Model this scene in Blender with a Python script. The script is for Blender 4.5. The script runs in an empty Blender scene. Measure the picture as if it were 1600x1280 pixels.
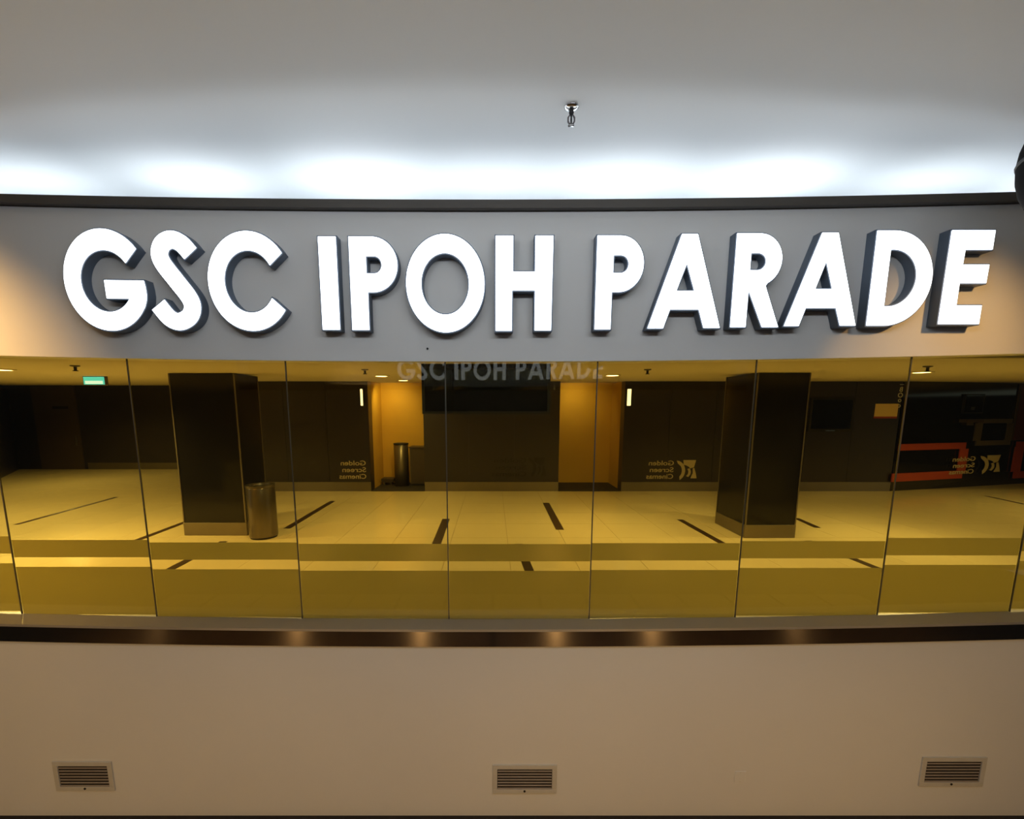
import bpy, bmesh, math, random
from mathutils import Vector, Matrix
random.seed(7)
sc = bpy.context.scene
C = sc.collection
PI = math.pi

# ---------------------------------------------------------------- camera
F, T, PX, HZ = 700.0, 0.15, 770.0, 640.0          # focal (px), tan(pitch), optical axis x, horizon row
PY = HZ + F * T
th = math.atan(T); ct, st = math.cos(th), math.sin(th)
cam_d = bpy.data.cameras.new('camera'); cam = bpy.data.objects.new('camera', cam_d); C.objects.link(cam)
cam_d.sensor_fit = 'HORIZONTAL'; cam_d.sensor_width = 36.0; cam_d.lens = F / 1600 * 36
cam_d.shift_x = (800 - PX) / 1600; cam_d.shift_y = (PY - 640) / 1600
cam_d.clip_start = 0.02; cam_d.clip_end = 200
cam.location = (0, 0, 0); cam.rotation_euler = (PI / 2 - th, 0, 0)
sc.camera = cam

def ray(x, y):
    a, b = (x - PX) / F, -(y - PY) / F
    return a, ct + b * st, -st + b * ct
def at(x, y, Y):                                   # pixel -> (X, Z) on the vertical plane at distance Y
    r = ray(x, y); k = Y / r[1]; return r[0] * k, r[2] * k
def atz(x, y, Z):                                  # pixel -> (X, Y) on the horizontal plane Z
    r = ray(x, y); k = Z / r[2]; return r[0] * k, r[1] * k

# ---------------------------------------------------------------- world, exposure, lights
w = bpy.data.worlds.new('world'); sc.world = w; w.use_nodes = True
w.node_tree.nodes['Background'].inputs[0].default_value = (0.68, 0.83, 1.0, 1)
w.node_tree.nodes['Background'].inputs[1].default_value = 0.20
vs = sc.view_settings
vs.view_transform = 'Standard'; vs.look = 'None'; vs.exposure = 0; vs.gamma = 1; vs.use_curve_mapping = False
sc.cycles.use_denoising = True

WARM = (1.0, 0.60, 0.22); HALLC = (1.0, 0.78, 0.27); COOL = (0.88, 0.94, 1.0)
def lamp(kind, name, loc, power, color, target=None, **kw):
    d = bpy.data.lights.new(name, kind); d.energy = power; d.color = color
    for k, v in kw.items(): setattr(d, k, v)
    o = bpy.data.objects.new(name, d); C.objects.link(o); o.location = loc
    if target is not None:
        o.rotation_euler = (Vector(target) - Vector(loc)).to_track_quat('-Z', 'Y').to_euler()
    return o
# warm downlights of the lower storey, under the gallery the photo is taken from
for x in (-6.2, -3.62, -1.33, 1.17, 2.95, 5.6):
    lamp('SPOT', 'lower_storey_lamp', (x, 0.2, -2.75), 84, WARM, (x, 4.24, -3.7), spot_size=1.6, spot_blend=0.9, shadow_soft_size=0.0)
# warm spots that wash both ends of the sign wall
lamp('SPOT', 'sign_wall_spot', (-6.2, 2.2, 1.9), 700, (1.0, 0.56, 0.18), (-5.5, 4.4, 0.35), spot_size=1.15, spot_blend=1.0, shadow_soft_size=0.10)
lamp('SPOT', 'sign_wall_spot', (4.9, 2.2, 1.9), 190, (1.0, 0.56, 0.18), (4.25, 4.4, 0.30), spot_size=0.95, spot_blend=1.0, shadow_soft_size=0.10)
# added cool fill lamps that brighten the sign wall
for x in (-1.7, 0.3, 2.1):
    lamp('AREA', 'sign_wall_fill_lamp', (x, 0.7, 2.25), 26, COOL, (x, 4.4, 1.0), shape='RECTANGLE', size=1.6, size_y=0.3)
# cove lamps lying in the trough along the top of the sign wall
for i, x in enumerate((-9.0, -7.5, -6.0, -4.6, -3.0, -1.35, 0.0, 1.3, 2.8, 4.4, 5.9, 7.4, 8.9)):
    lamp('AREA', 'cove_lamp', (x, 4.98, 1.70), 6.3 + 1.5*((i*7) % 3 - 1), COOL, (x, 4.62, 2.6), shape='RECTANGLE', size=1.0, size_y=0.06)

# ---------------------------------------------------------------- materials
def mat(name, col, rough=0.6, metal=0.0, noise=0.04, scale=3.0, spec=0.5, emit=None, bump=0.0, aniso=0.0, coat=0.0):
    m = bpy.data.materials.new(name); m.use_nodes = True
    nt = m.node_tree; b = nt.nodes['Principled BSDF']
    b.inputs['Roughness'].default_value = rough; b.inputs['Metallic'].default_value = metal
    b.inputs['Specular IOR Level'].default_value = spec
    b.inputs['Anisotropic'].default_value = aniso
    b.inputs['Coat Weight'].default_value = coat
    tc = nt.nodes.new('ShaderNodeTexCoord')
    nz = nt.nodes.new('ShaderNodeTexNoise'); nz.inputs['Scale'].default_value = scale; nz.inputs['Detail'].default_value = 4
    nt.links.new(tc.outputs['Object'], nz.inputs['Vector'])
    mx = nt.nodes.new('ShaderNodeMix'); mx.data_type = 'RGBA'
    mx.inputs[6].default_value = tuple(c * (1 - noise) for c in col) + (1,)
    mx.inputs[7].default_value = tuple(min(1, c * (1 + noise)) for c in col) + (1,)
    nt.links.new(nz.outputs['Fac'], mx.inputs[0]); nt.links.new(mx.outputs[2], b.inputs['Base Color'])
    if bump:
        bp = nt.nodes.new('ShaderNodeBump'); bp.inputs['Strength'].default_value = bump; bp.inputs['Distance'].default_value = 0.01
        nt.links.new(nz.outputs['Fac'], bp.inputs['Height']); nt.links.new(bp.outputs[0], b.inputs['Normal'])
    if aniso:                                           # brushed along the length: highlights stretch upright
        tg = nt.nodes.new('ShaderNodeTangent'); tg.direction_type = 'RADIAL'; tg.axis = 'X'
        nt.links.new(tg.outputs[0], b.inputs['Tangent'])
    if emit:
        b.inputs['Emission Color'].default_value = tuple(emit[0]) + (1,); b.inputs['Emission Strength'].default_value = emit[1]
    return m
def glass_mat(name, tint, refl, haze=0.0, haze_col=(0.5, 0.45, 0.2)):
    m = bpy.data.materials.new(name); m.use_nodes = True; nt = m.node_tree; nt.nodes.clear()
    out = nt.nodes.new('ShaderNodeOutputMaterial')
    tr = nt.nodes.new('ShaderNodeBsdfTransparent'); tr.inputs[0].default_value = tint + (1,)
    gl = nt.nodes.new('ShaderNodeBsdfGlossy'); gl.inputs['Roughness'].default_value = 0.0 if not haze else 0.25
    base = tr
    if haze:
        df = nt.nodes.new('ShaderNodeBsdfDiffuse'); df.inputs[0].default_value = haze_col + (1,)
        tl = nt.nodes.new('ShaderNodeBsdfTranslucent'); tl.inputs[0].default_value = haze_col + (1,)
        m1 = nt.nodes.new('ShaderNodeMixShader'); m1.inputs[0].default_value = 0.6
        nt.links.new(df.outputs[0], m1.inputs[1]); nt.links.new(tl.outputs[0], m1.inputs[2])
        m2 = nt.nodes.new('ShaderNodeMixShader'); m2.inputs[0].default_value = haze
        nt.links.new(tr.outputs[0], m2.inputs[1]); nt.links.new(m1.outputs[0], m2.inputs[2]); base = m2
    m3 = nt.nodes.new('ShaderNodeMixShader'); m3.inputs[0].default_value = refl
    nt.links.new(base.outputs[0], m3.inputs[1]); nt.links.new(gl.outputs[0], m3.inputs[2])
    nt.links.new(m3.outputs[0], out.inputs['Surface'])
    return m

M = dict(
    plaster=mat('white_wall_paint', (0.80, 0.80, 0.79), 0.75, bump=0.03, noise=0.015, scale=2),
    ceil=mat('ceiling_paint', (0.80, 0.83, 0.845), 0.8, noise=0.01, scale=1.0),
    dark_brown=mat('shade_band_and_back_wall', (0.075, 0.065, 0.055), 0.5, noise=0.1),
    face=mat('lit_acrylic', (0.9, 0.9, 0.9), 0.4, emit=((0.93, 0.97, 1.0), 3.0), noise=0.0),
    ret=mat('letter_return_metal', (0.135, 0.175, 0.24), 0.5, metal=0.1, noise=0.1),
    chrome=mat('polished_metal', (0.75, 0.75, 0.76), 0.15, metal=1.0),
    arm=mat('dull_metal', (0.16, 0.15, 0.16), 0.35, metal=0.8),
    steel=mat('brushed_steel', (0.40, 0.34, 0.29), 0.16, metal=1.0, noise=0.08, scale=8, aniso=0.95),
    ledge=mat('satin_steel_ledge', (0.45, 0.42, 0.38), 0.5, metal=0.6, noise=0.05),
    vent=mat('grille_paint', (0.62, 0.60, 0.55), 0.55, noise=0.06, scale=12),
    mblack=mat('dull_black', (0.006, 0.006, 0.007), 0.9, spec=0.1),
    slat=mat('grille_slat_shaded', (0.40, 0.32, 0.24), 0.6, noise=0.15, scale=9),  # browner than the frame: shade among the slats put into the colour
    black=mat('matte_black', (0.012, 0.012, 0.013), 0.6, noise=0.1),
    gblack=mat('gloss_black', (0.008, 0.008, 0.010), 0.08, noise=0.1, coat=0.3),
    wood=mat('lower_floor_tile', (0.20, 0.12, 0.065), 0.35, noise=0.2, scale=5),
    joint=mat('dark_joint', (0.03, 0.022, 0.016), 0.8),
    tile=mat('cream_floor_tile', (0.72, 0.62, 0.38), 0.16, noise=0.03, scale=2.0),
    grout=mat('floor_grout', (0.30, 0.24, 0.14), 0.7),
    strip=mat('dark_inlay_stone', (0.05, 0.03, 0.022), 0.35, noise=0.15),
    hallceil=mat('hall_ceiling_paint', (0.62, 0.56, 0.42), 0.8, noise=0.02),
    dark=mat('dark_wall_panel', (0.026, 0.021, 0.024), 0.35, noise=0.08, scale=1.2),
    dark2=mat('dark_brown_door', (0.060, 0.042, 0.030), 0.45, noise=0.08),
    pillar=mat('black_polished_cladding', (0.012, 0.011, 0.012), 0.12, noise=0.1, spec=0.3),
    skirt=mat('hall_skirting_steel', (0.24, 0.21, 0.17), 0.36, metal=0.85, noise=0.06, aniso=0.5),
    binsteel=mat('bin_steel', (0.17, 0.145, 0.115), 0.28, metal=0.85, noise=0.06),
    gold=mat('ochre_wall', (0.68, 0.42, 0.06), 0.7, noise=0.06, scale=1.5),
    mat=mat('dark_mat', (0.03, 0.024, 0.024), 0.8, noise=0.2),
    logo=mat('cream_lettering', (0.50, 0.42, 0.26), 0.5),
    dlogo=mat('dark_lettering', (0.012, 0.009, 0.008), 0.5),
    plogo=mat('pale_lettering', (0.62, 0.62, 0.55), 0.5),
    red=mat('red_rail', (0.36, 0.05, 0.02), 0.5, noise=0.05),
    dred=mat('dark_red_panel', (0.10, 0.022, 0.016), 0.5),
    paper=mat('cream_paper', (0.85, 0.66, 0.34), 0.7),
    grey=mat('grey_frame', (0.10, 0.082, 0.06), 0.5),
    seal=mat('glazing_seal', (0.085, 0.078, 0.062), 0.5),
    warm=mat('warm_lit_diffuser', (0.9, 0.8, 0.6), 0.5, emit=((1.0, 0.72, 0.36), 9.0), noise=0),
    sconce=mat('sconce_glow', (0.9, 0.8, 0.6), 0.5, emit=((1.0, 0.85, 0.55), 2.2), noise=0),
    exit=mat('exit_sign_glow', (0.1, 0.6, 0.55), 0.5, emit=((0.10, 0.72, 0.85), 0.9), noise=0),
    exitw=mat('exit_sign_white', (0.8, 0.9, 0.9), 0.5, emit=((0.6, 1.0, 1.2), 1.0), noise=0),
    backglass=mat('dark_mirror_cladding', (0.23, 0.245, 0.28), 0.0, metal=1.0, noise=0.0),
    glass=glass_mat('tinted_glass', (0.965, 0.92, 0.70), 0.06),
    frost=glass_mat('frosted_film', (0.55, 0.55, 0.35), 0.03, haze=0.74, haze_col=(0.74, 0.68, 0.40)),
)

# ---------------------------------------------------------------- helpers
class MB:
    def __init__(s): s.b = bmesh.new()
    def box(s, x0, x1, y0, y1, z0, z1):
        v = [s.b.verts.new(p) for p in ((x0,y0,z0),(x1,y0,z0),(x1,y1,z0),(x0,y1,z0),(x0,y0,z1),(x1,y0,z1),(x1,y1,z1),(x0,y1,z1))]
        for f in ((0,3,2,1),(4,5,6,7),(0,1,5,4),(1,2,6,5),(2,3,7,6),(3,0,4,7)): s.b.faces.new([v[i] for i in f])
        return s
    def strip(s, x0, x1, n, y0, y1, z0, z1, f):      # long slab following the slight sag f(x)
        ring = []
        for i in range(n + 1):
            x = x0 + (x1 - x0) * i / n; d = f(x)
            ring.append([s.b.verts.new(p) for p in ((x,y0,z0+d),(x,y1,z0+d),(x,y1,z1+d),(x,y0,z1+d))])
        for a, b in zip(ring, ring[1:]):
            for k in range(4): s.b.faces.new((a[k], b[k], b[(k+1)%4], a[(k+1)%4]))
        s.b.faces.new(ring[0][::-1]); s.b.faces.new(ring[-1]); return s
    def lathe(s, cx, cy, prof, n=24, sx=1.0, sy=1.0):  # prof: (radius, z)
        rings = []
        for r, z in prof:
            if r < 1e-6: rings.append([s.b.verts.new((cx, cy, z))])
            else: rings.append([s.b.verts.new((cx + sx*r*math.cos(2*PI*i/n), cy + sy*r*math.sin(2*PI*i/n), z)) for i in range(n)])
        for a, b in zip(rings, rings[1:]):
            for i in range(n):
                j = (i + 1) % n
                if len(a) == 1 and len(b) == 1: continue
                if len(a) == 1: s.b.faces.new((a[0], b[j], b[i]))
                elif len(b) == 1: s.b.faces.new((a[i], a[j], b[0]))
                else: s.b.faces.new((a[i], a[j], b[j], b[i]))
        for r, rev in ((rings[0], True), (rings[-1], False)):
            if len(r) > 1: s.b.faces.new(r[::-1] if rev else r)
        return s
    def prism(s, loop, y0, y1):                        # convex polygon in x,z
        a = [s.b.verts.new((x, y0, z)) for x, z in loop]; b = [s.b.verts.new((x, y1, z)) for x, z in loop]
        s.b.faces.new(a); s.b.faces.new(b[::-1]); n = len(a)
        for i in range(n): s.b.faces.new((a[i], b[i], b[(i+1)%n], a[(i+1)%n]))
        return s
    def hprism(s, loop, z0, z1):                       # convex polygon in x,y
        a = [s.b.verts.new((x, y, z0)) for x, y in loop]; b = [s.b.verts.new((x, y, z1)) for x, y in loop]
        s.b.faces.new(a[::-1]); s.b.faces.new(b); n = len(a)
        for i in range(n): s.b.faces.new((a[i], a[(i+1)%n], b[(i+1)%n], b[i]))
        return s
    def build(s, name, m, parent=None, bevel=0.0, smooth=False):
        bmesh.ops.recalc_face_normals(s.b, faces=s.b.faces)
        if bevel: bmesh.ops.bevel(s.b, geom=list(s.b.edges), offset=bevel, segments=2, affect='EDGES', profile=0.5)
        me = bpy.data.meshes.new(name); s.b.to_mesh(me); s.b.free()
        return link(name, me, m, parent, smooth)
def link(name, me, m, parent=None, smooth=False):
    if m is not None:
        me.materials.clear(); me.materials.append(m)
    if smooth:
        for p in me.polygons: p.use_smooth = True
    o = bpy.data.objects.new(name, me); C.objects.link(o)
    if parent is not None:
        o.parent = parent; o.matrix_parent_inverse = Matrix.Translation(parent.location).inverted() if parent.type == 'EMPTY' else Matrix.Identity(4)
        if parent.type == 'EMPTY' and parent.rotation_euler.z:
            o.matrix_parent_inverse = (Matrix.Translation(parent.location) @ parent.rotation_euler.to_matrix().to_4x4()).inverted()
    return o
def thing(name, label, cat, loc, group=None):
    o = bpy.data.objects.new(name, None); C.objects.link(o); o.location = loc; o.empty_display_size = 0.1
    o['label'] = label; o['category'] = cat; o['kind'] = 'thing'
    if group: o['group'] = group
    return o
def tag(o, label, cat, group=None):
    o['label'] = label; o['category'] = cat; o['kind'] = 'thing'
    if group: o['group'] = group
    return o
def struct(o): o['kind'] = 'structure'; return o

def curve_mesh(name, loops, y0, y1, offset=0.0):       # outline with holes in the x,z plane, extruded from y0 to y1
    cu = bpy.data.curves.new(name, 'CURVE'); cu.dimensions = '2D'; cu.fill_mode = 'BOTH'
    cu.extrude = (y1 - y0) / 2; cu.offset = offset
    for lp in loops:
        sp = cu.splines.new('POLY'); sp.points.add(len(lp) - 1); sp.use_cyclic_u = True
        for p, (x, z) in zip(sp.points, lp): p.co = (x, z, 0, 1)
    o = bpy.data.objects.new(name, cu); C.objects.link(o)
    dg = bpy.context.evaluated_depsgraph_get(); me = bpy.data.meshes.new_from_object(o.evaluated_get(dg))
    bpy.data.objects.remove(o); bpy.data.curves.remove(cu)
    me.transform(Matrix(((1,0,0,0),(0,0,1,(y0+y1)/2),(0,1,0,0),(0,0,0,1)))); me.flip_normals()
    me.name = name; return me
def text_mesh(txt, size, depth=0.004):
    cu = bpy.data.curves.new('lettering', 'FONT'); cu.body = txt; cu.size = size; cu.extrude = depth; cu.offset = size * 0.012
    o = bpy.data.objects.new('lettering', cu); C.objects.link(o)
    dg = bpy.context.evaluated_depsgraph_get(); me = bpy.data.meshes.new_from_object(o.evaluated_get(dg))
    bpy.data.objects.remove(o); bpy.data.curves.remove(cu)
    return me
def arc(cx, cz, rx, rz, a0, a1, n=28):
    return [(cx + rx*math.cos(math.radians(a0+(a1-a0)*i/n)), cz + rz*math.sin(math.radians(a0+(a1-a0)*i/n))) for i in range(n+1)]

def sag(x): return 0.0027 * x * x + 0.001 * x          # the long lines of the front sag a little at mid-span
ZF = -2.18                                             # gallery hall floor
CB, CM = 0.374, 0.0295                                 # gallery hall ceiling rises slightly: z = CB + CM*y
def zc(y): return CB + CM * y
def atc(x, y):
    r = ray(x, y); k = CB / (r[2] - CM * r[1]); return r[0]*k, r[1]*k, r[2]*k
YW = 4.24                                              # lower wall face
ZG = at(770, 1272, YW)[1]                              # lower storey floor
print('ZG', ZG)

# ---------------------------------------------------------------- front structure
struct(MB().strip(-10.0, 10.0, 40, 4.4, 4.62, 0.454, 1.785, sag).build('wall_front', M['plaster']))
struct(MB().strip(-10.0, 10.0, 40, 4.33, 4.60, 1.788, 1.858, sag).build('trim_shade_band', M['dark_brown']))  # dark band standing in for the shaded strip under the ceiling
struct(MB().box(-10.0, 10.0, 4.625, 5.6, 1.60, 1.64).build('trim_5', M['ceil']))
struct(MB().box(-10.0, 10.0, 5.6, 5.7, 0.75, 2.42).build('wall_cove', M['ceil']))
struct(MB().strip(-10.0, 10.0, 40, YW, 4.62, ZG - 0.45, -2.375, sag).build('wall_lower', M['plaster']))
struct(MB().strip(-10.0, 10.0, 40, YW - 0.02, YW + 0.25, -2.372, -2.212, sag).build('trim_2', M['steel']))
struct(MB().strip(-10.0, 10.0, 40, YW - 0.025, 4.60, -2.209, -2.184, sag).build('trim_3', M['ledge']))
# ceiling over the atrium
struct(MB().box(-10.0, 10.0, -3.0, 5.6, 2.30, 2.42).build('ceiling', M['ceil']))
# lower storey floor: base with tiles, dark open joints between them
fl = struct(MB().box(-14, 14, -3.2, YW, ZG - 0.10, ZG - 0.02).build('floor', M['joint']))
def tiles(parent, mname, xs, ys, size, gap, z0, z1, m, keep=lambda x, y: True):
    me = None; n = 0
    for x in xs:
        for y in ys:
            if not keep(x, y): continue
            if me is None:
                o = MB().box(0, size - gap, 0, size - gap, 0, z1 - z0).build(mname, m, parent); me = o.data
            else:
                o = bpy.data.objects.new(mname, me); C.objects.link(o); o.parent = parent
            o.location = (x, y, z0); n += 1
    print('tiles', mname, n)
x0 = at(150, 1274, YW)[0]
tiles(fl, 'tile', [x0 + 1.08*i for i in range(-3, 12)], [YW - 1.08*(j+1) + 0.01 for j in range(5)], 1.08, 0.075, ZG - 0.018, ZG, M['wood'])
# dark polished cladding behind the photographer
struct(MB().box(-22.0, 22.0, -3.05, -2.95, ZG - 0.06, 2.30).build('wall_back', M['dark_brown']))
wb = struct(MB().box(-6.5, 6.5, -0.03, 0, -0.1, 1.25).build('trim_4', M['backglass']))   # polished dark glass band on that wall, tipped slightly
wb.location = (0, -2.80, 0.6); wb.rotation_euler = (math.radians(-1.9), 0, 0)

# ---------------------------------------------------------------- glazing
win = struct(MB().box(-7.4, 7.7, 4.47, 4.50, -2.184, -2.17).build('window_1', M['seal']))
GY = 4.44
seams = [-5.02 - 1.5, at(0, 600, GY)[0] - 0.16, at(197, 560, GY)[0], at(445, 560, GY)[0], at(692, 560, GY)[0] + 0.02,
         at(931, 560, GY)[0] + 0.02, at(1180, 560, GY)[0] + 0.02, at(1422, 560, GY)[0] + 0.02, at(1650, 560, GY)[0], at(1650, 560, GY)[0] + 1.5]
fb = [(at(770, 851, GY)[1], at(770, 878, GY)[1]), (at(770, 893, GY)[1], -2.18)]
for a, b in zip(seams, seams[1:]):
    d = sag((a + b) / 2)
    MB().box(a + 0.006, b - 0.006, GY, GY + 0.012, -2.184 + d, 0.50 + d).build('pane', M['glass'], win)
    for z0, z1 in fb:
        MB().box(a + 0.008, b - 0.008, GY + 0.0125, GY + 0.0135, z0 + d, z1 + d).build('frosted_band', M['frost'], win)
for s in seams[1:-1]:
    d = sag(s); MB().box(s - 0.0055, s + 0.0055, GY + 0.001, GY + 0.012, -2.184 + d, 0.5 + d).build('seal', M['seal'], win)

# ---------------------------------------------------------------- illuminated letters
YF = 4.293
def rect(a, b, c, d): return [(a, c), (b, c), (b, d), (a, d)]
def stroke(pts, wd, n=8):
    q = [pts[0]] + pts + [pts[-1]]; out = []
    for i in range(1, len(q) - 2):
        p0, p1, p2, p3 = q[i-1], q[i], q[i+1], q[i+2]
        for k in range(n):
            t = k / n
            out.append(tuple(0.5*((2*p1[c]) + (-p0[c]+p2[c])*t + (2*p0[c]-5*p1[c]+4*p2[c]-p3[c])*t*t + (-p0[c]+3*p1[c]-3*p2[c]+p3[c])*t**3) for c in (0, 1)))
    out.append(pts[-1]); L, R = [], []
    for i, p in enumerate(out):
        a, b = out[max(0, i-1)], out[min(len(out)-1, i+1)]
        tx, tz = b[0]-a[0], b[1]-a[1]; l = math.hypot(tx, tz); nx, nz = -tz/l*wd/2, tx/l*wd/2
        L.append((p[0]+nx, p[1]+nz)); R.append((p[0]-nx, p[1]-nz))
    return L + R[::-1]
def p_letter(x0, xs, zb, zt, cx, cz, rx, rz, h):
    o = [(x0, zb), (xs, zb), (xs, cz - rz)] + arc(cx, cz, rx, rz, -90, 90) + [(x0, zt)]
    hx, hz0, hz1, hc, hr = h
    return [o, [(hx, hz0)] + arc(hc, (hz0+hz1)/2, hr, (hz1-hz0)/2, -90, 90, 14) + [(hx, hz1)]]
def a_letter(tl, tr, br, bri, cri, cli, bli, bl, hole): return [[tl, bl, bli, cli, cri, bri, br, tr], hole]
LET = [
 ('G', 'first letter of the left word', [arc(-3.515,1.161,.380,.440,38,320,60) + [(-3.190,.93),(-3.170,.985),(-3.163,1.04),(-3.166,1.10),(-3.175,1.158),(-3.532,1.163),(-3.528,1.006),(-3.325,1.003)] + arc(-3.513,1.154,.236,.268,324,36,48)]),
 ('S', 'between G and C', [stroke([(-2.728,1.392),(-2.80,1.475),(-2.885,1.509),(-2.965,1.478),(-3.005,1.40),(-2.985,1.31),(-2.88,1.16),(-2.78,1.02),(-2.753,.93),(-2.79,.845),(-2.885,.800),(-2.975,.835),(-3.064,.948)], .150)]),
 ('C', 'right after the S', [arc(-2.212,1.150,.376,.431,35,325,56) + arc(-2.212,1.149,.229,.270,328,32,44)]),
 ('I', 'a plain upright bar starting the middle word', [rect(-1.569,-1.411,.730,1.533)]),
 ('P', 'between the I and the O', p_letter(-1.295,-1.140,.727,1.533,-1.09,1.296,.226,.237,(-1.147,1.220,1.370,-1.075,.070))),
 ('O', 'a closed ring before the H', [arc(-.432,1.131,.356,.425,0,354,60), arc(-.434,1.129,.218,.267,0,354,48)]),
 ('H', 'last letter of the middle word', [[(.027,.720),(.175,.720),(.175,1.075),(.386,1.075),(.386,.724),(.537,.724),(.543,1.541),(.384,1.541),(.384,1.235),(.183,1.235),(.183,1.541),(.027,1.541)]]),
 ('P', 'starting the right word after the wide gap', p_letter(.940,1.085,.733,1.542,1.15,1.302,.215,.240,(1.090,1.224,1.378,1.158,.072))),
 ('A', 'first A of the sign', a_letter((1.696,1.554),(1.838,1.554),(2.092,.746),(1.945,.746),(1.891,.908),(1.624,.908),(1.570,.742),(1.428,.742),[(1.756,1.311),(1.840,1.069),(1.673,1.069)])),
 ('R', 'between the two letters A', [[(2.191,.753),(2.330,.753),(2.330,1.085),(2.483,.753),(2.629,.753),(2.482,1.113)] + arc(2.398,1.336,.214,.224,-62,90,26) + [(2.191,1.560)],
        [(2.329,1.249)] + arc(2.395,1.322,.076,.074,-90,90,14) + [(2.329,1.396)]]),
 ('A', 'second A, before the D', a_letter((2.953,1.566),(3.096,1.566),(3.342,.766),(3.202,.766),(3.148,.922),(2.869,.922),(2.819,.762),(2.686,.762),[(3.015,1.330),(3.096,1.085),(2.937,1.085)])),
 ('D', 'between the last A and the E', [[(3.445,.766)] + arc(3.600,1.175,.389,.409,-90,90,40) + [(3.445,1.584)], [(3.583,.934)] + arc(3.615,1.180,.234,.246,-90,90,32) + [(3.583,1.425)]]),
 ('E', 'last letter of the sign, far right', [[(4.105,.780),(4.478,.780),(4.478,.943),(4.245,.943),(4.245,1.138),(4.486,1.138),(4.490,1.296),(4.250,1.296),(4.254,1.425),(4.498,1.425),(4.498,1.586),(4.112,1.586)]]),
]
for ch, where, loops in LET:
    xs = [p[0] for p in loops[0]]; zs = [p[1] for p in loops[0]]
    r = thing('sign_letter', 'glowing white block letter %s with dark sides, %s' % (ch, where), 'sign letter', ((min(xs)+max(xs))/2, 4.4, min(zs)), 'lit letters of the wall sign')
    link('return', curve_mesh('return', loops, YF + 0.004, 4.398, 0.011), M['ret'], r)
    link('lit_face', curve_mesh('lit_face', loops, YF - 0.004, YF + 0.003, 0.0), M['face'], r)

# ---------------------------------------------------------------- small fittings on the front
sx, sy = atz(893, 167, 2.30)
r = thing('fire_sprinkler', 'chrome pendant fire sprinkler hanging from the white ceiling above the sign', 'sprinkler', (sx, sy, 2.3000))
k = sy / 3.25
MB().lathe(sx, sy, [(.056, 2.2995), (.056, 2.2930), (.040, 2.2820), (.022, 2.2780)]).build('escutcheon', M['chrome'], r, smooth=True)
MB().lathe(sx, sy, [(.017, 2.2790), (.019, 2.2550), (.014, 2.2500), (.014, 2.2400)]).build('body', M['black'], r, smooth=True)
arms = MB()
for s in (-1, 1):
    arms.prism([(sx + s*.014, 2.2450), (sx + s*.030, 2.2250), (sx + s*.030, 2.1950), (sx + s*.010, 2.1700), (sx + s*.004, 2.1760), (sx + s*.019, 2.1980), (sx + s*.019, 2.2220), (sx + s*.009, 2.2400)], sy - .006, sy + .006)
arms.build('frame_arms', M['arm'], r)
MB().lathe(sx, sy, [(.006, 2.2400), (.007, 2.21), (.005, 2.1750)], 12).build('glass_bulb', M['black'], r)
MB().lathe(sx, sy, [(.012, 2.1760), (.026, 2.1720), (.024, 2.1680), (0, 2.1650)]).build('deflector', M['chrome'], r)

# black hanging globe cut by the right edge of the frame
gx, gz = at(1750, 224, 3.0)
r = thing('hanging_loudspeaker', 'round black hanging loudspeaker cut off by the frame at upper right', 'loudspeaker', (gx, 3.0, 2.30))
R = 0.42
MB().lathe(gx, 3.0, [(R*math.sin(PI*i/16), gz + R*1.15*math.cos(PI*i/16)) for i in range(17)], 40).build('shell', M['mblack'], r, smooth=True)
MB().lathe(gx, 3.0, [(R*1.003, gz + .012), (R*1.012, gz), (R*1.003, gz - .012)], 40).build('seam_ring', M['black'], r, smooth=True)
MB().lathe(gx, 3.0, [(.014, 2.299), (.014, gz + R*1.12)], 12).build('rod', M['black'], r)
MB().lathe(gx, 3.0, [(.07, 2.2995), (.07, 2.28), (.02, 2.26)], 20).build('ceiling_rose', M['black'], r)

x, z = at(668, 545, 4.4)
tag(MB().lathe(0, 0, [(.010, 0), (.010, .006), (.004, .010)], 12).build('wall_screw', M['black']), 'tiny dark screw head in the wall under the letter O', 'screw')
o = C.objects['wall_screw']; o.location = (x, 4.4, z); o.rotation_euler = (PI/2, 0, 0)

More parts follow.
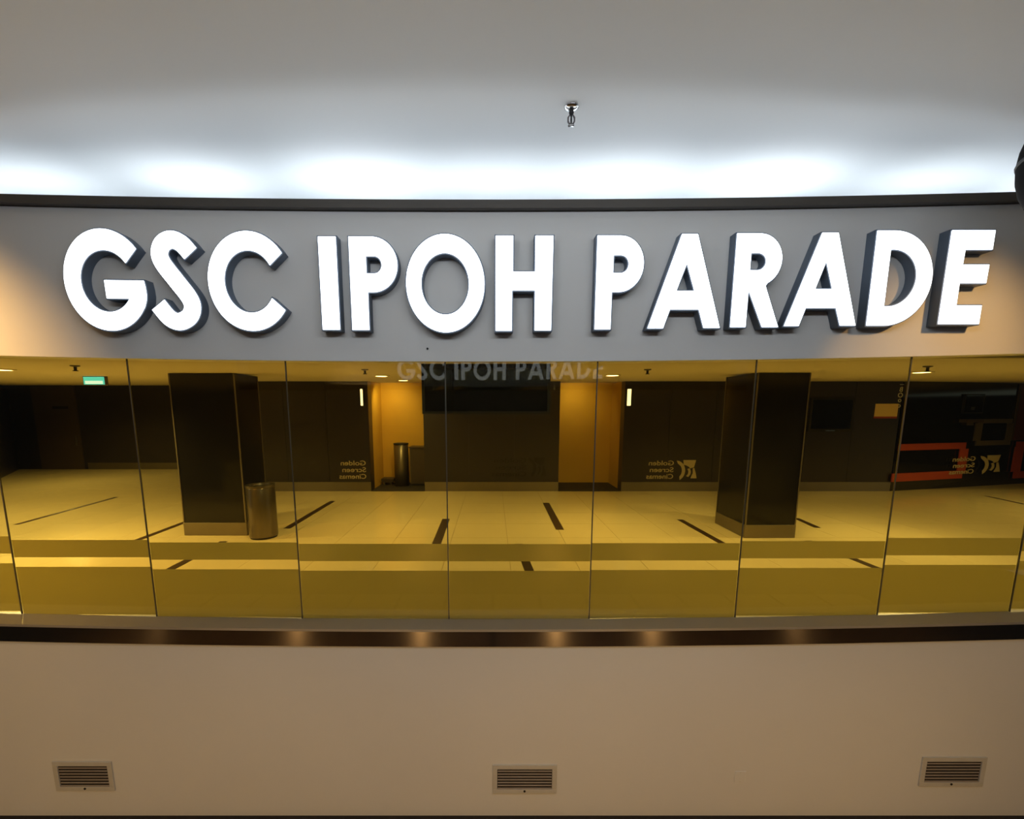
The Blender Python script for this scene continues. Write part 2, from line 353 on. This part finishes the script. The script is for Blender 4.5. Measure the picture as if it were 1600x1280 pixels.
def grille(px, py, wpx, hpx, lab, nslat):
    ax, az = at(px, py, YW); bx, bz = at(px + wpx, py + hpx, YW); W, H = bx - ax, az - bz; cx = (ax + bx) / 2
    r = thing('air_grille', lab, 'vent grille', (cx, YW, bz), 'air grilles in the lower wall')
    t = 0.05; y0 = YW - 0.016
    for (a, b, c, d) in ((ax-t, bx+t, az, az+t), (ax-t, bx+t, bz-t, bz), (ax-t, ax, bz, az), (bx, bx+t, bz, az)):
        MB().box(a, b, y0, YW - .0005, c, d).build('frame', M['vent'], r, bevel=0.003)
    MB().box(ax, bx, YW - .003, YW - .0005, bz, az).build('backing', M['black'], r)
    me = None
    for i in range(nslat):
        zz = az - H * (i + 0.62) / nslat
        s = MB()
        v = [s.b.verts.new(p) for p in ((ax+.004, YW-.014, -.008), (bx-.004, YW-.014, -.008), (bx-.004, YW-.0045, -.002), (ax+.004, YW-.0045, -.002),
                                        (ax+.004, YW-.014, -.0055), (bx-.004, YW-.014, -.0055), (bx-.004, YW-.0045, .0005), (ax+.004, YW-.0045, .0005))]
        for f in ((0,3,2,1),(4,5,6,7),(0,1,5,4),(1,2,6,5),(2,3,7,6),(3,0,4,7)): s.b.faces.new([v[i_] for i_ in f])
        for vv in v: vv.co.z += zz
        s.build('slat', M['slat'], r)
    MB().lathe(cx, 0, [(.012, 0), (.012, .004), (.005, .006)], 12).build('screw', M['black'], r)
    sc_ = [c for c in r.children if c.name.startswith('screw')][0]
    sc_.data.transform(Matrix.Translation((-cx, 0, 0))); sc_.data.transform(Matrix.Rotation(PI/2, 4, 'X')); sc_.data.transform(Matrix.Translation((cx, YW - .0165, bz - 0.02)))
grille(91, 1196, 82, 32, 'cream louvred air grille in the lower wall, below the letters GSC', 7)
grille(777, 1201, 85, 31, 'cream louvred air grille in the lower wall, below the H of the middle word', 7)
grille(1447, 1189, 80, 32, 'cream louvred air grille in the lower wall, below the letters D and E', 7)
ax, az = at(1148, 1205, YW); bx, bz = at(1164, 1222, YW)
r = thing('blank_plate', 'small square painted blank plate on the lower wall, left of a louvred grille', 'cover plate', ((ax+bx)/2, YW, bz))
MB().box(ax, bx, YW - .008, YW - .0005, bz, az).build('plate', M['plaster'], r, bevel=.003)
for zz in (bz + .012, az - .012): MB().box((ax+bx)/2 - .004, (ax+bx)/2 + .004, YW - .0095, YW - .0081, zz - .004, zz + .004).build('screw', M['vent'], r)

# ---------------------------------------------------------------- gallery hall shell: reflected hall built as a real room behind the glass
# floor base + tiles + inlay strips
hf = struct(MB().box(-21, 21, 4.60, 18.2, ZF - 0.16, ZF - 0.006).build('floor_gallery', M['grout']))
def keep(x, y):
    xm, ym = x + 0.45, y + 0.45
    if abs(xm) > 1.2 * ym + 1.2: return False
    if ym > 12.2: return xm < -6.2
    return True
tiles(hf, 'tile', [-22.0 + 0.40 + 0.95*i for i in range(45)], [4.61 + 0.95*j for j in range(13)], 0.95, 0.006, ZF - 0.0055, ZF, M['tile'], keep)
def inlay(p, q, wd):
    a = Vector(atz(*p, ZF)); b = Vector(atz(*q, ZF)); d = (b - a).normalized(); n = Vector((-d.y, d.x)) * wd / 2
    MB().hprism([tuple(a + n), tuple(a - n), tuple(b - n), tuple(b + n)], ZF + .0003, ZF + .002).build('inlay_strip', M['strip'], hf)
for p, q, wd in (((25,820),(182,777),.10), ((210,846),(292,815),.12), ((350,846),(258,894),.13), ((448,826),(520,783),.13), ((682,850),(697,811),.15), ((853,786),(875,828),.15),
                 ((810,850),(831,902),.13), ((1062,812),(1130,850),.12), ((1244,810),(1278,825),.12), ((1262,845),(1385,894),.12), ((1540,775),(1600,788),.08)):
    inlay(p, q, wd)
# ceiling (rises slightly away from the glass)
cm = MB()
ys = (4.62, 18.2); v = []
for y in ys:
    for z in (zc(y), zc(y) + .12):
        for x in (-21, 21): v.append(cm.b.verts.new((x, y, z)))
for f in ((0,1,3,2),(4,6,7,5),(0,4,5,1),(2,3,7,6),(0,2,6,4),(1,5,7,3)): cm.b.faces.new([v[i] for i in f])
struct(cm.build('ceiling_gallery', M['hallceil']))

YA = 11.9                                              # plane of the dark panelled wall
def X(px, y=680, Y=YA): return at(px, y, Y)[0]
def dark_wall(name, x0, x1, y0, y1, m='dark', skirt=True, panels=1):
    zt = zc(y0) + .02
    o = struct(MB().box(x0, x1, y0 + .012, y1, ZF - .005, zt).build(name, M[m]))
    zb = ZF + .25
    for i in range(panels):
        a, b = x0 + (x1-x0)*i/panels, x0 + (x1-x0)*(i+1)/panels
        MB().box(a + .004, b - .004, y0, y0 + .0115, zb + .004, zc(y0) - .004).build('panel', M[m], o)
    if skirt: MB().box(x0, x1, y0 - .012, y0 + .0115, ZF + .0005, zb).build('skirting', M['skirt'], o)
    return o
xA0, xA1 = -6.6, X(577); xc0, xc1 = X(662), X(874); xB0, xB1 = X(974), 6.9; xC1 = 10.70
dark_wall('wall_inner', xA0, xA1, YA, YA + .35, panels=3)
dark_wall('wall_centre', xc0, xc1, YA, YA + 2.4, panels=3)
dark_wall('wall_right', xB0, xC1, YA, YA + .35, panels=6)
# right returns of the openings and ochre rooms behind
YN = 13.3
struct(MB().box(xA1 - .6, xc0 + .4, YN, YN + .1, ZF, zc(YN)).build('wall_left_niche', M['gold']))
struct(MB().box(xA1 - .10, xA1, YA + .36, YN - .005, ZF, zc(YA) + .02).build('wall_left_niche', M['gold']))
struct(MB().box(xc1 - .4, xB0 + .6, YN, YN + .1, ZF, zc(YN)).build('wall_right_niche', M['gold']))
struct(MB().box(xB0 + .02, xB0 + .12, YA + .36, YN - .005, ZF, zc(YA) + .02).build('wall_right_niche', M['gold']))
struct(MB().box(xA1 + .002, xc0 - .004, YA - .03, YN - .01, ZF - .005, ZF + .012).build('floor_niche', M['mat']))
struct(MB().box(xc1 + .004, xB0 - .002, YA - .03, YN - .01, ZF - .005, ZF + .012).build('floor_niche', M['mat']))
# far left wall with door, angled side wall
YL = 16.4
struct(MB().box(-18.4, -6.6, YL, YL + .2, ZF - .005, zc(YL)).build('wall_far', M['dark']))
struct(MB().box(X(137, 720, YL), -6.6, YL - .015, YL - .001, ZF + .0005, ZF + .24).build('baseboard_far', M['skirt']))
struct(MB().box(-6.75, -6.6, YA + .36, YL - .001, ZF - .005, zc(YA)).build('wall_inner_return', M['dark']))
dx0, dx1 = X(66, 720, YL), X(132, 720, YL)
d = struct(MB().box(dx0, dx1, YL - .05, YL - .001, ZF + .01, zc(YL) - .02).build('door_1', M['dark2']))
lx, lz = at(94, 637, YL - .06)
MB().box(lx - .28, lx + .28, YL - .062, YL - .0505, lz - .05, lz + .05).build('sign_plate', M['black'], d)
MB().box(dx1 - .16, dx1 - .12, YL - .09, YL - .0505, -1.3, -.95).build('handle', M['skirt'], d, bevel=.008)
p0, p1 = (-13.2, 10.9), (-18.1, 17.2)
dv = Vector((p1[0]-p0[0], p1[1]-p0[1])).normalized(); nv = Vector((-dv.y, dv.x)) * .2
struct(MB().hprism([p0, p1, (p1[0]+nv.x, p1[1]+nv.y), (p0[0]+nv.x, p0[1]+nv.y)], ZF - .005, zc(11) + .05).build('wall_left', M['dark']))
struct(MB().box(19.4, 19.6, 4.63, 18.2, ZF - .005, zc(4.6)).build('wall_hall_right', M['dark']))
struct(MB().box(-20.4, -20.2, 4.63, 18.2, ZF - .005, zc(4.6)).build('wall_hall_left', M['dark']))
# ticket counter wall, angled towards the right edge
q0, q1 = (10.72, 11.897), (18.5, 13.9)
qv = Vector((q1[0]-q0[0], q1[1]-q0[1])).normalized(); qn = Vector((-qv.y, qv.x)); ang = math.atan2(qv.y, qv.x)
struct(MB().hprism([q0, q1, (q1[0]+qn.x*.25, q1[1]+qn.y*.25), (q0[0]+qn.x*.25, q0[1]+qn.y*.25)], ZF - .005, zc(12.0) + .01).build('wall_counter', M['gblack']))
def on_q(px, py):                                      # pixel -> (distance along the angled wall, height)
    r = ray(px, py); n = qn
    k = (q0[0]*n.x + q0[1]*n.y) / (r[0]*n.x + r[1]*n.y)
    P = (r[0]*k, r[1]*k, r[2]*k); return (P[0]-q0[0])*qv.x + (P[1]-q0[1])*qv.y, P[2]
class QMB(MB):                                         # boxes given along / out of / up the angled wall
    def qbox(s, s0, s1, d0, d1, z0, z1):
        pts = [(q0[0]+qv.x*a-qn.x*b, q0[1]+qv.y*a-qn.y*b) for a, b in ((s0,d1),(s1,d1),(s1,d0),(s0,d0))]
        return s.hprism(pts, z0, z1)
def q_empty(name, label, cat, s, z, group=None):
    return thing(name, label, cat, (q0[0]+qv.x*s, q0[1]+qv.y*s, z), group)

# ---------------------------------------------------------------- columns
def column(x0, x1, y0, y1, lab):
    r = thing('square_column', lab, 'column', ((x0+x1)/2, (y0+y1)/2, ZF), 'black columns in the hall')
    zb = ZF + .23; zt = zc(y0) - .003
    MB().box(x0, x1, y0, y1, zb, zt).build('shaft', M['pillar'], r)
    MB().box(x0 - .012, x1 + .012, y0 - .012, y1 + .012, ZF + .003, zb - .001).build('base_band', M['skirt'], r, bevel=.004)
    for xx in (x0, x1):
        for yy in (y0, y1):
            MB().box(xx - .009, xx + .009, yy - .009, yy + .009, zb, zt - .002).build('corner_trim', M['skirt'], r)
    return r
column(at(290, 836, 7.6)[0], at(386, 836, 7.6)[0], 7.6, 8.35, 'black polished square column with a metal bin at its foot')
column(at(1163, 841, 7.45)[0], at(1240, 841, 7.45)[0], 7.45, 8.45, 'black polished square column left of the wall television, no bin beside it')

# ---------------------------------------------------------------- hall fittings
def downlight(px, py, lab, power=60, blend=0.6):
    x, y, z = atc(px, py)
    r = thing('downlight', lab, 'ceiling light', (x, y, z), 'round downlights in the hall ceiling')
    MB().lathe(x, y, [(.15, z + .004), (.15, z - .012), (.115, z - .016), (.115, z - .004)], 24).build('rim', M['hallceil'], r)
    MB().lathe(x, y, [(.112, z - .004), (.10, z - .014), (0, z - .016)], 24).build('diffuser', M['warm'], r)
    l = lamp('SPOT', 'downlight_or_fill_lamp', (x, y, z - .03), power, HALLC, (x, y, ZF), spot_size=2.75, spot_blend=blend, shadow_soft_size=0.05)
downlight(596, 587, 'round lit downlight in front of the left ochre niche, nearest the glass', 120)
downlight(630, 594, 'small round lit downlight over the doorway of the left ochre niche', 80)
downlight(957, 586, 'round lit downlight in front of the right ochre niche', 200)
downlight(1440, 581, 'round lit downlight above the ticket counter on the right', 330)
downlight(3, 577, 'round lit downlight at the far left edge, left of the green exit sign', 520)
for x, y, p in ((-10.5, 8.2, 360), (3.2, 5.9, 120), (-2.6, 5.9, 90), (12.5, 8.5, 240), (-12.5, 13.0, 220)):   # added fill lamps without fixtures, lighting the hall floor evenly
    lamp('SPOT', 'downlight_or_fill_lamp', (x, y, zc(y) - .03), p, HALLC, (x, y, ZF), spot_size=2.75, spot_blend=.6, shadow_soft_size=0.0)
# lamps inside the two ochre rooms
lamp('SPOT', 'niche_lamp', (xA1 + .5, YA + .45, zc(YA) - .1), 42, HALLC, (xA1 + .3, YN, -.4), spot_size=2.6, spot_blend=1, shadow_soft_size=.03)
lamp('SPOT', 'niche_lamp', (xc1 + .5, YA + .5, zc(YA) - .1), 26, HALLC, (xc1 + .6, YN, -.1), spot_size=2.4, spot_blend=1, shadow_soft_size=.03)

def head(px, py, lab):
    x, y, z = atc(px, py)
    r = thing('ceiling_sprinkler', lab, 'sprinkler', (x, y, z), 'small sprinklers in the hall ceiling')
    MB().lathe(x, y, [(.05, z + .003), (.05, z - .012), (.02, z - .02)], 16).build('cup', M['grey'], r)
    MB().lathe(x, y, [(.016, z - .02), (.016, z - .06), (.03, z - .064), (.03, z - .07)], 12).build('nozzle', M['black'], r)
head(117, 571, 'dark sprinkler head on the hall ceiling, above the exit sign')
head(570, 577, 'dark sprinkler head on the hall ceiling, left of the left niche downlights')
head(1012, 577, 'dark sprinkler head on the hall ceiling, right of the right niche downlight')
head(1450, 572, 'dark sprinkler head on the hall ceiling, over the ticket counter')

# green exit sign
x, y, z = atc(147, 588)
r = thing('exit_sign', 'glowing green exit sign hanging from the hall ceiling at left', 'exit sign', (x, y, z))
ax, az = at(130, 589, y); bx, bz = at(164, 601, y)
MB().box(ax - .015, bx + .015, y, y + .07, bz - .015, az + .015).build('housing', M['grey'], r, bevel=.004)
MB().box(ax, bx, y - .006, y - .0005, bz, az).build('lit_panel', M['exit'], r)
MB().box(ax + .03, bx - .03, y - .009, y - .0065, bz + .012, bz + .07).build('lit_arrow_band', M['exitw'], r)
for xx in (ax + .1, bx - .1): MB().lathe(xx, y + .03, [(.008, az + .015), (.008, zc(y) - .001)], 8).build('hanger', M['grey'], r)

# hanging display right behind the glass
Yd = 4.85
ax, _ = at(659, 600, Yd); bx, bz = at(859, 647, Yd)
r = thing('hanging_display', 'wide black display panel hanging behind the glass under the middle word', 'display', ((ax+bx)/2, Yd, zc(Yd)))
MB().box(ax, bx, Yd, Yd + .07, bz, zc(Yd) - .004).build('cabinet', M['black'], r, bevel=.006)
MB().box(ax + .03, bx - .03, Yd - .006, Yd - .0005, bz + .03, zc(Yd) - .03).build('screen', M['gblack'], r)
for a, b, c, d in ((ax, bx, bz, bz + .028), (ax, ax + .028, bz + .03, zc(Yd) - .03), (bx - .028, bx, bz + .03, zc(Yd) - .03)):
    MB().box(a, b, Yd - .012, Yd - .0005, c, d).build('bezel', M['black'], r)

# stainless bin beside the left column
bx0, bx1 = at(392, 836, 7.52)[0], at(433, 836, 7.52)[0]
cx, rad = (bx0 + bx1) / 2, (bx1 - bx0) / 2; zt = at(410, 757, 7.52)[1]
r = thing('litter_bin', 'round brushed steel litter bin standing beside the left black column', 'litter bin', (cx, 7.52, ZF))
MB().lathe(cx, 7.52, [(rad*.98, ZF + .03), (rad, ZF + .05), (rad, zt - .05), (rad*.98, zt - .04)], 32).build('body', M['binsteel'], r, smooth=True)
MB().lathe(cx, 7.52, [(rad*.93, ZF + .001), (rad*.93, ZF + .029)], 32).build('base', M['black'], r)
MB().lathe(cx, 7.52, [(rad*1.02, zt - .039), (rad*1.02, zt), (rad*.72, zt), (rad*.68, zt - .035)], 32).build('rim', M['binsteel'], r, smooth=False)
MB().lathe(cx, 7.52, [(rad*.67, zt - .033), (0, zt - .0325)], 24).build('opening', M['black'], r)

# wall sconces on the dark wall beside the openings
def sconce(px, lab):
    ax, az = at(px - 2.2, 608, YA - .06); bx, bz = at(px + 2.2, 634, YA - .06)
    r = thing('wall_light', lab, 'wall light', ((ax+bx)/2, YA, bz), 'slim wall lights beside the niches')
    MB().box(ax - .02, bx + .02, YA - .045, YA - .001, bz - .04, az + .04).build('back_plate', M['black'], r)
    MB().box(ax, bx, YA - .08, YA - .0455, bz, az).build('tube', M['sconce'], r, bevel=.008)
sconce(565, 'slim glowing wall light at the left side of the left ochre niche')
sconce(983, 'slim glowing wall light at the right side of the right ochre niche')

# things inside the left niche
Yb = 12.75
ax = at(617, 745, Yb)[0]; bx = at(639, 745, Yb)[0]; zt = at(628, 692, Yb)[1]; cx, rad = (ax+bx)/2, (bx-ax)/2
r = thing('ashtray_bin', 'tall steel ashtray bin standing in the left ochre niche', 'bin', (cx, Yb, ZF + .012))
MB().lathe(cx, Yb, [(rad, ZF + .013), (rad, zt - .05), (rad*.9, zt - .045)], 24).build('body', M['skirt'], r, smooth=True)
MB().lathe(cx, Yb, [(rad*1.05, zt - .044), (rad*1.05, zt - .01), (rad*.8, zt)], 24).build('lid', M['black'], r)
ax = at(642, 745, Yb)[0]; bx = xc0 - .03; zt = at(650, 698, Yb)[1]
r = thing('low_cabinet', 'dark low cabinet in the left ochre niche, right of the ashtray bin', 'cabinet', ((ax+bx)/2, Yb + .1, ZF + .012))
MB().box(ax, bx, Yb - .1, Yb + .40, ZF + .08, zt - .03).build('body', M['grey'], r, bevel=.005)
MB().box(ax - .02, bx, Yb - .13, Yb + .41, zt - .0295, zt).build('top', M['dark2'], r, bevel=.004)
MB().box(ax + .01, bx, Yb - .08, Yb + .38, ZF + .013, ZF + .0795).build('plinth', M['black'], r)
MB().box(ax + .03, bx - .02, Yb - .112, Yb - .1005, ZF + .11, zt - .06).build('door', M['dark2'], r)
# low bench on small feet
ax = at(596, 744, 12.85)[0]; bx = at(615, 744, 12.85)[0]
r = thing('low_bench', 'low dark bench at the left end of the left ochre niche', 'bench', ((ax+bx)/2, 12.95, ZF + .012))
MB().box(ax, bx, 12.8, 13.15, ZF + .09, ZF + .20).build('seat', M['dark2'], r, bevel=.01)
for fx in (ax + .08, bx - .08):
    for fy in (12.85, 13.1): MB().lathe(fx, fy, [(.025, ZF + .013), (.025, ZF + .0895)], 10).build('foot', M['chrome'], r)

# ---------------------------------------------------------------- mirrored wall lettering with emblem
def tm(txt, size, m, parent, pos, ax_v, depth, right_edge, width):
    me = text_mesh(txt, size, .003)
    w = max(v.co.x for v in me.vertices) - min(v.co.x for v in me.vertices)
    me.transform(Matrix.Diagonal((width / w, 1, 1, 1)))
    xs = [v.co.x for v in me.vertices]; w0, w1 = min(xs), max(xs)
    for v in me.vertices:                              # mirrored: the first letter is at the right
        s, h = right_edge - (v.co.x - w0), v.co.y
        out = depth - v.co.z
        v.co = (pos[0] + ax_v[0]*s + ax_v[1]*out, pos[1] + ax_v[1]*s - ax_v[0]*out, pos[2] + h)
    me.flip_normals(); return link('lettering', me, m, parent)
def logo(name_lab, P, axv, H, tx, ex, m, emblem=True, ew=None, out=0.0):
    # P: origin on the wall plane; axv: unit vector along the wall; H: lettering block height; tx: right end of the text, ex: left end of the emblem
    r = thing('wall_logo', name_lab, 'wall logo', P, 'cinema name lettering on the dark wall')
    for i, t in enumerate(('Golden', 'Screen', 'Cinemas')):
        tm(t, H * .36, m, r, (P[0], P[1], P[2] + H * (.72 - .36*i)), axv, .008 + out, tx, tx * (.93, .88, 1.0)[i])
    if emblem:
        ew = ew or H * .95
        def pt(s, h, out): return (P[0] + axv[0]*s + axv[1]*out, P[1] + axv[1]*s - axv[0]*out, P[2] + h)
        def plate(nm, loop):                           # thin raised plate on the wall
            b = bmesh.new(); A = [b.verts.new(pt(ex + u*ew, v*H, out + .004)) for u, v in loop]; B = [b.verts.new(pt(ex + u*ew, v*H, out + .012)) for u, v in loop]
            b.faces.new(A); b.faces.new(B[::-1]); n = len(A)
            for i in range(n): b.faces.new((A[i], B[i], B[(i+1)%n], A[(i+1)%n]))
            bmesh.ops.recalc_face_normals(b, faces=b.faces); bmesh.ops.triangulate(b, faces=[f for f in b.faces if len(f.verts) > 4])
            me = bpy.data.meshes.new(nm); b.to_mesh(me); b.free(); link(nm, me, m, r)
        c = lambda cx, cz, rx, rz, a0, a1, n=10: arc(cx, cz, rx, rz, a0, a1, n)
        # a leaf and two curved blades, as the emblem shows seen from behind
        plate('emblem_blade', c(.02, .42, .46, .56, 88, -62) + c(.02, .42, .30, .40, -62, 40, 8)[1:] + [(.10, .82)])
        plate('emblem_blade', [(.36, 1.0)] + [(.98, 1.0), (.90, .62)] + c(.30, .45, .44, .30, 20, 78, 8) )
        plate('emblem_blade', c(.18, .35, .58, .42, 30, -38, 8) + c(.18, .35, .46, .34, -38, 30, 8))
        plate('emblem_blade', [(.92, .58), (.84, .56), (.86, .30), (.76, .02), (1.06, .02), (1.0, .3)])
    return r
ly = YA - .001
z0 = at(1048, 748, YA)[1]; z1 = at(1048, 719, YA)[1]; xx = at(1010, 735, YA)[0]
logo('cream mirrored cinema name and emblem on the dark wall left of the right column', (xx, ly, z0), (1, 0), z1 - z0, at(1052, 735, YA)[0] - xx, at(1055, 735, YA)[0] - xx, M['logo'], ew=at(1087, 735, YA)[0] - at(1055, 735, YA)[0])
xx = at(530, 735, YA)[0]
logo('cream mirrored cinema name on the dark wall left of the left ochre niche', (xx, ly, z0), (1, 0), z1 - z0, at(572, 735, YA)[0] - xx, 0, M['logo'], emblem=False)
xx = at(768, 735, YA)[0]; za = at(800, 744, YA)[1]
logo('black mirrored cinema name barely visible on the central dark wall', (xx, ly, za), (1, 0), z1 - z0, at(822, 735, YA)[0] - xx, at(824, 735, YA)[0] - xx, M['dlogo'])
s0, za = on_q(1478, 741); s1, zb = on_q(1520, 712); s2, _ = on_q(1524, 726); s3, _ = on_q(1557, 726)
logo('cream mirrored cinema name and emblem low on the ticket counter wall', (q0[0]+qv.x*s0-qn.x*.001, q0[1]+qv.y*s0-qn.y*.001, za), (qv.x, qv.y), zb - za, s1 - s0, s2 - s0, M['logo'], ew=s3 - s2, out=.058)

# stacked pale characters beside the paper notice
r = None
ax, az = at(1408, 600, YA)
r = thing('stacked_lettering', 'pale characters stacked in a column above the cream paper notice', 'lettering', (ax, YA, at(1404, 638, YA)[1]))
for i, (g, h) in enumerate((('I', 601), ('B', 608.5), ('O', 617.5), ('o', 626), ('o', 634.5))):
    me = text_mesh(g, .17 if i else .14, .003)
    xs = [v.co.x for v in me.vertices]; ysv = [v.co.y for v in me.vertices]; mxc, myc = (min(xs)+max(xs))/2, (min(ysv)+max(ysv))/2
    gx_, gz_ = at(1409 - i*1.2, h, YA)
    for v in me.vertices:
        u, q = v.co.x - mxc, v.co.y - myc
        if i == 0: u, q = q, u                          # the first one lies on its side
        v.co = (gx_ - u, YA - .006 - v.co.z, gz_ + q)
    me.flip_normals(); link('character', me, M['plogo'], r)

# wall television, paper notice
ax, az = at(1268, 622, YA - .06); bx, bz = at(1330, 675, YA - .06)
r = thing('wall_television', 'black flat television on the dark wall right of the right column', 'television', ((ax+bx)/2, YA, bz))
MB().box(ax, bx, YA - .07, YA - .001, bz, az).build('cabinet', M['black'], r, bevel=.008)
MB().box(ax + .05, bx - .05, YA - .076, YA - .0705, bz + .08, az - .05).build('screen', M['gblack'], r)
MB().box((ax+bx)/2 - .12, (ax+bx)/2 + .12, YA - .075, YA - .0705, bz + .02, bz + .05).build('badge_strip', M['chrome'], r)
ax, az = at(1369, 631, YA - .02); bx, bz = at(1402, 651, YA - .02)
r = thing('paper_notice', 'cream paper notice with a red lower edge on the dark wall', 'notice', ((ax+bx)/2, YA, bz))
MB().box(ax, bx, YA - .012, YA - .001, bz, az).build('sheet', M['paper'], r)
MB().box(ax - .01, bx, YA - .016, YA - .001, bz - .05, bz - .001).build('lower_edge', M['red'], r)

# ticket counter fittings on the angled wall
def bars(lab, segs, name='counter_rail', m='red', cat='rail', d=(.03, .055)):
    s_, z_ = on_q(*segs[0][:2]); r = q_empty(name, lab, cat, s_, z_)
    for a, b, c, e in segs:
        s0, za = on_q(a, b); s1, zb = on_q(c, e)
        QMB().qbox(min(s0, s1), max(s0, s1), d[0], d[1], min(za, zb), max(za, zb)).build('bar', M[m], r)
    return r
bars('bright red three-sided rail frame low on the ticket counter wall', [(1402, 694, 1505, 701), (1391, 740, 1499, 747), (1497, 701.5, 1504, 739.5)])
bars('red rail frame at the right edge, beyond the counter emblem', [(1586, 690, 1640, 698), (1581, 737, 1640, 744), (1583, 698.5, 1590, 736.5)])
r = bars('grey-brown framed dark board above the counter emblem', [(1528, 655, 1580, 661), (1524, 689, 1576, 695), (1524, 661.3, 1530, 688.7), (1573, 661.3, 1578, 688.7)], 'framed_board', 'grey', 'board', (.001, .03))
s0, za = on_q(1530, 688); s1, zb = on_q(1573, 662)
QMB().qbox(s0 + .02, s1 - .02, .001, .02, za + .01, zb - .01).build('board', M['gblack'], r)
s0, za = on_q(1498, 662); s1, zb = on_q(1526, 655)
r = q_empty('counter_shelf', 'short brown shelf left of the framed dark board', 'shelf', s0, za)
QMB().qbox(s0, s1, .001, .16, za + .03, zb).build('board', M['dark2'], r)
QMB().qbox((s0+s1)/2 - .03, (s0+s1)/2 + .03, .001, .12, za - .05, za + .029).build('bracket', M['grey'], r)
s0, za = on_q(1580, 688); s1, zb = on_q(1640, 592); zb = zc(12) - .02
r = q_empty('red_panel', 'dark red wall panel at the right edge above the red rail frame', 'panel', s0, za)
QMB().qbox(s0, s1, .001, .03, za, zb).build('board', M['dred'], r)
QMB().qbox(s0 - .05, s0 - .002, .001, .04, za, zb).build('edge', M['dark2'], r)
s0, za = on_q(1512, 641); s1, zb = on_q(1519, 636)
r = q_empty('counter_monitor', 'small dark monitor with a pale glint above the brown shelf', 'monitor', s0, za)
QMB().qbox(s0 - .25, s1 + .35, .001, .05, za - .09, zb + .35).build('cabinet', M['black'], r)
QMB().qbox(s0 - .22, s1 + .32, .0505, .056, za - .06, zb + .32).build('screen', M['gblack'], r)
QMB().qbox(s0, s1, .0565, .06, za, zb).build('glint_chip', M['chrome'], r)  # bright chip standing in for a glint on the dark screen
